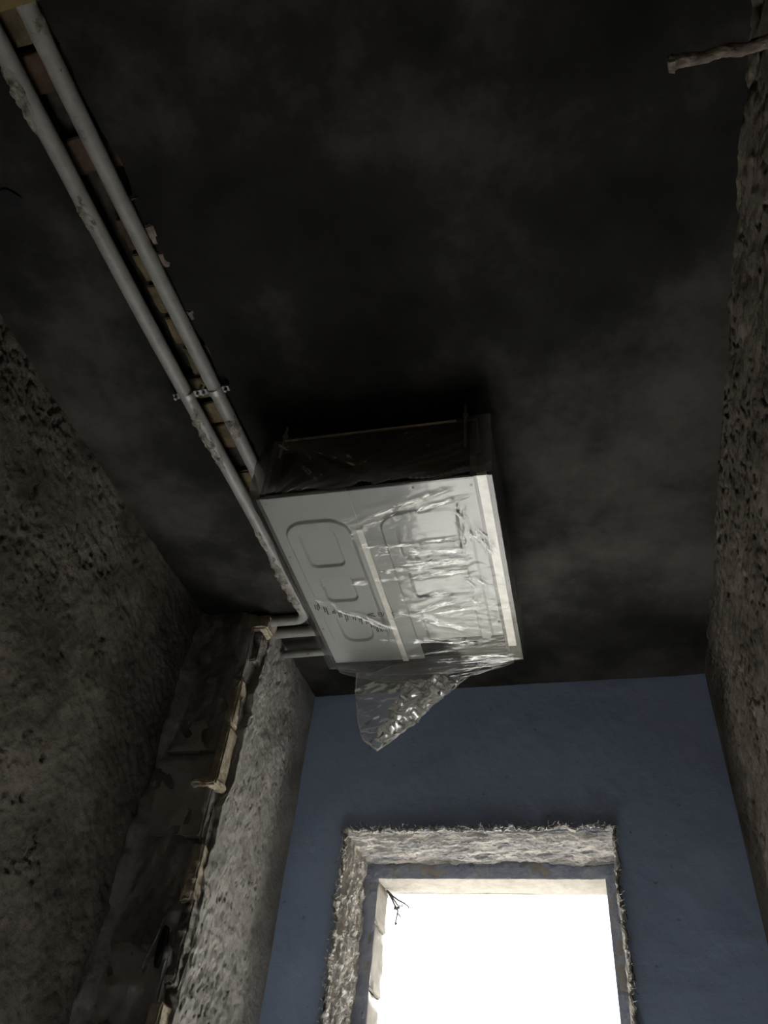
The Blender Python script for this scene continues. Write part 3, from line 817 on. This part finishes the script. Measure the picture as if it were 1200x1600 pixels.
def streak_band(name, origin, ang, length, width, mat, seed, amp=0.003, normal='z'):
    n, m = max(20, int(length / 0.004)), max(10, int(width / 0.003))
    A, T = np.meshgrid(np.linspace(0, 1, n), np.linspace(-1, 1, m), indexing='ij')
    X = A * length
    cen = fbm(X * 9, X * 0 + seed, seed, 3) * width * 0.45
    Y = T * width * 0.5 * (0.75 + 0.4 * vnoise(X * 14, X * 0, seed + 3)) + cen
    Z = ridge(X * 30, T * 3 + seed, seed, 3) * amp
    mb_ = MB().grid(np.stack([X, Y, Z], -1), flip=True)
    o = mb_.build(name, mat, bag, True)
    fade = (smooth(0, 0.12, A) * smooth(1, 0.88, A) * smooth(1.0, 0.55, np.abs(T))).reshape(-1)
    at = o.data.attributes.new('fade', 'FLOAT', 'POINT')
    at.data.foreach_set('value', fade.astype(np.float32))
    o.location = origin
    if normal == 'z': o.rotation_euler = (0, 0, ang)
    else: o.rotation_euler = (math.pi / 2, 0, ang) if normal == 'y' else ang
    return o
for q, (a_, b_, c_, e_, w_, h_, s_) in enumerate(CREASES):
    L_ = math.hypot(c_ - a_, e_ - b_)
    zz_ = -0.0185
    streak_band('film_crease', (a_, b_, zz_), math.atan2(e_ - b_, c_ - a_), L_, w_ * 3.4, M['streak'], 20 + s_)
streak_band('film_crease', (-0.03, -0.12, -0.018), 0.02, 0.25, 0.09, M['streak'], 61)
streak_band('film_crease', (0.02, 0.10, -0.018), -0.1, 0.20, 0.10, M['streak'], 63)
streak_band('film_crease', (0.19, -0.27, -0.018), 1.2, 0.20, 0.05, M['streak'], 65)
streak_band('film_crease', (0.18, 0.0, -0.018), 0.95, 0.10, 0.08, M['streak'], 66)
def near(U, V):
    X = -0.288 + 0.590 * U
    r = ridge((X + 0.25) * 16 / (0.3 + V), V * 1.2, 530, 2) * 0.006 + fbm(X * 12, V * 3, 535, 3) * 0.006
    fold = smooth(0.03, 0.0, np.abs((X + 0.24) - (1 - V) * 0.24)) * 0.010 + smooth(0.025, 0.0, np.abs((X + 0.20) - (1 - V) * 0.30)) * 0.006
    Y = -0.362 - r - fold + 0.010 * V
    inset = (X - 0.005) * (1 - 0.10 * smooth(0.5, 1, V) * (X < 0)) + 0.005
    Z = -0.001 + V * (BH + 0.004)
    return np.stack([inset, Y, Z], -1)
a = np.linspace(0, 1, 200); b = np.linspace(0, 1, 90)
U, V = np.meshgrid(a, b, indexing='ij')
MB().grid(near(U, V)).build('near_film', M['film_near'], bag, True)
for (x_, z_, a2, l_, w_, s_) in ((-0.225, 0.185, -0.95, 0.23, 0.06, 71), (-0.21, 0.19, -0.62, 0.25, 0.035, 72), (-0.26, 0.03, 1.25, 0.16, 0.03, 73), (-0.02, 0.02, 0.85, 0.20, 0.04, 74), (0.0, 0.012, 0.5, 0.2, 0.025, 75)):
    o = streak_band('film_fold', (x_, -0.380, z_), (math.pi / 2, 0, 0), l_, w_, M['streak_soft'], s_, normal='euler')
    o.rotation_euler = (Matrix.Rotation(math.pi / 2, 4, 'X') @ Matrix.Rotation(a2, 4, 'Z')).to_euler()
def side(sx):
    def f(U, V):
        Y = -0.362 + 0.770 * U
        X = sx * (0.292 + 0.006 * fbm(Y * 10, V * 4, 540, 3) + 0.006 * np.sin(V * 3.1)) + 0.006
        if sx > 0: X = X + 0.010 * smooth(0.5, 0.0, V) * smooth(-0.3, 0.3, Y)
        Z = -0.001 + V * (BH + 0.004)
        return np.stack([X, Y, Z], -1)
    return f
a = np.linspace(0, 1, 140); b = np.linspace(0, 1, 60)
U, V = np.meshgrid(a, b, indexing='ij')
for sx in (-1, 1): MB().grid(side(sx)(U, V), flip=(sx < 0)).build('side_film', M['film_thin'], bag, True)
def far_end(U, V):
    X = -0.288 + 0.590 * U
    Y = 0.408 + 0.012 * fbm(X * 9, V * 5, 550, 3) - 0.02 * V
    z0 = bottom(U, U * 0 + 1.0)[..., 2]
    Z = z0 + (BH + 0.003 - z0) * V
    return np.stack([X, Y, Z], -1)
MB().grid(far_end(U, V)).build('end_film', M['film_thin'], bag, True)
# drooping flap below the far end: a folded pocket, open at the left, crumpled towards its lower right hem
def flap_edges(v):
    xl = np.interp(v, [0, 0.35, 0.7, 0.9, 1.0], [-0.205, -0.200, -0.180, -0.160, -0.122])
    xr = np.interp(v, [0, 0.2, 0.45, 0.75, 0.93, 1.0], [0.205, 0.130, 0.055, -0.030, -0.085, -0.112])
    return xl, xr
def flap(y0, bulge, seed, crumple, v0=0.0, u0=0.0, u1=1.0, v1=1.0):
    def f(U, V):
        V = v0 + (v1 - v0) * V
        U = u0 + (u1 - u0) * U
        xl, xr = flap_edges(V)
        X = xl + (xr - xl) * U
        Z = 0.0 - 0.272 * V
        Y = y0 + bulge * np.sin(np.pi * U) * (1 - 0.6 * V) + fbm(X * 8, Z * 8, seed, 3) * 0.010
        if crumple:
            Y = Y + (ridge(X * 17 + Z * 19, Z * 30 - X * 15, seed + 5, 2) * 0.028 + ridge(X * 40 + Z * 16, Z * 55, seed + 8, 1) * 0.0015) * crumple
        return np.stack([X, Y, Z], -1)
    return f
a = np.linspace(0, 1, 130); b = np.linspace(0, 1, 130)
U, V = np.meshgrid(a, b, indexing='ij')
MB().grid(flap(0.390, -0.014, 560, 0.05)(U, V)).build('flap_front', M['film_flap'], bag, True)
MB().grid(flap(0.405, 0.020, 570, 0.06)(U, V)).build('flap_back', M['film_flap'], bag, True)
MB().grid(flap(0.397, 0.0, 580, 1.0, 0.16, 0.44, 0.97, 0.93)(U, V)).build('flap_crumple', M['film_crinkled'], bag, True)
# hem bead of the flap
hv = np.linspace(0, 1, 40)
xl, xr = flap_edges(hv)
pts = [(xl[i], 0.398, -0.272 * hv[i]) for i in range(40)] + [(xr[i], 0.398, -0.272 * hv[i]) for i in range(39, -1, -1)]
MB().tube(pts, 0.0011, 5).build('flap_hem', M['film_crinkled'], bag, True)
# gathered folds of film under the far edge of the unit
def sag_sheet(depth, y0, y1, seed):
    def f(U, V):
        X = -0.262 + 0.536 * U
        dip = np.sin(np.pi * U) ** 0.8 * (1 - 0.25 * U)
        Z = -0.012 - V * depth * dip + ridge(X * 9, V * 6 + seed, seed, 2) * 0.0022
        Y = y0 + (y1 - y0) * V + fbm(X * 14, V * 4, seed, 3) * 0.006
        return np.stack([X, Y, Z], -1)
    return f
a = np.linspace(0, 1, 130); b = np.linspace(0, 1, 26)
U, V = np.meshgrid(a, b, indexing='ij')
for dp, ya, yb_, sd_ in ((0.050, 0.372, 0.398, 700), (0.032, 0.366, 0.385, 710)):
    MB().grid(sag_sheet(dp, ya, yb_, sd_)(U, V), flip=True).build('sagging_fold', M['film_gather'], bag, True)
    e_ = sag_sheet(dp, ya, yb_, sd_)(a[:, None], np.ones((130, 1)))[:, 0]
    MB().tube([tuple(p) for p in e_], [0.0003 + 0.0011 * math.sin(math.pi * k / 129) for k in range(130)], 5).build('fold_edge', M['film_gather'], bag, True)
# strip of clear tape across the joint
streak_band('tape_patch', (-0.066, -0.238, -0.024), 0.05, 0.050, 0.06, M['streak_soft'], 81)
streak_band('tape_patch', (-0.060, -0.215, -0.026), 0.9, 0.055, 0.03, M['streak'], 82)

# ------------------------------------------------------------------ dry twig caught in the window head
tw = empty('dry_twig', (-0.800, 2.90, 2.41))
tag(tw, 'thin dry twig dangling in the upper left corner of window', 'twig')
def twig(name, pts, r): MB().tube(pts, [2.2 * r * (1 - 0.5 * i / (len(pts) - 1)) for i in range(len(pts))], 5).build(name, M['twig'], tw, True)
twig('stem', [(-0.01, -0.03, 0.005), (0.012, -0.02, -0.012), (0.030, -0.01, -0.022), (0.052, 0, -0.030), (0.068, 0, -0.040), (0.070, 0, -0.046)], 0.0016)
twig('stem', [(-0.005, -0.03, 0.0), (0.010, -0.02, -0.022), (0.022, -0.01, -0.044), (0.030, 0, -0.055), (0.026, 0, -0.085), (0.024, 0, -0.10)], 0.0015)
twig('stem', [(-0.005, -0.03, 0.0), (0.014, -0.02, -0.02), (0.032, -0.01, -0.042), (0.046, 0, -0.040), (0.044, 0, -0.030)], 0.0014)
twig('stem', [(0.029, 0, -0.062), (0.036, 0, -0.070), (0.042, 0, -0.076)], 0.0012)
twig('bud', [(0.018, 0, -0.044), (0.026, 0, -0.047), (0.036, 0, -0.043)], 0.0042)
twig('bud', [(0.024, 0, -0.094), (0.028, 0, -0.098), (0.024, 0, -0.103)], 0.0018)
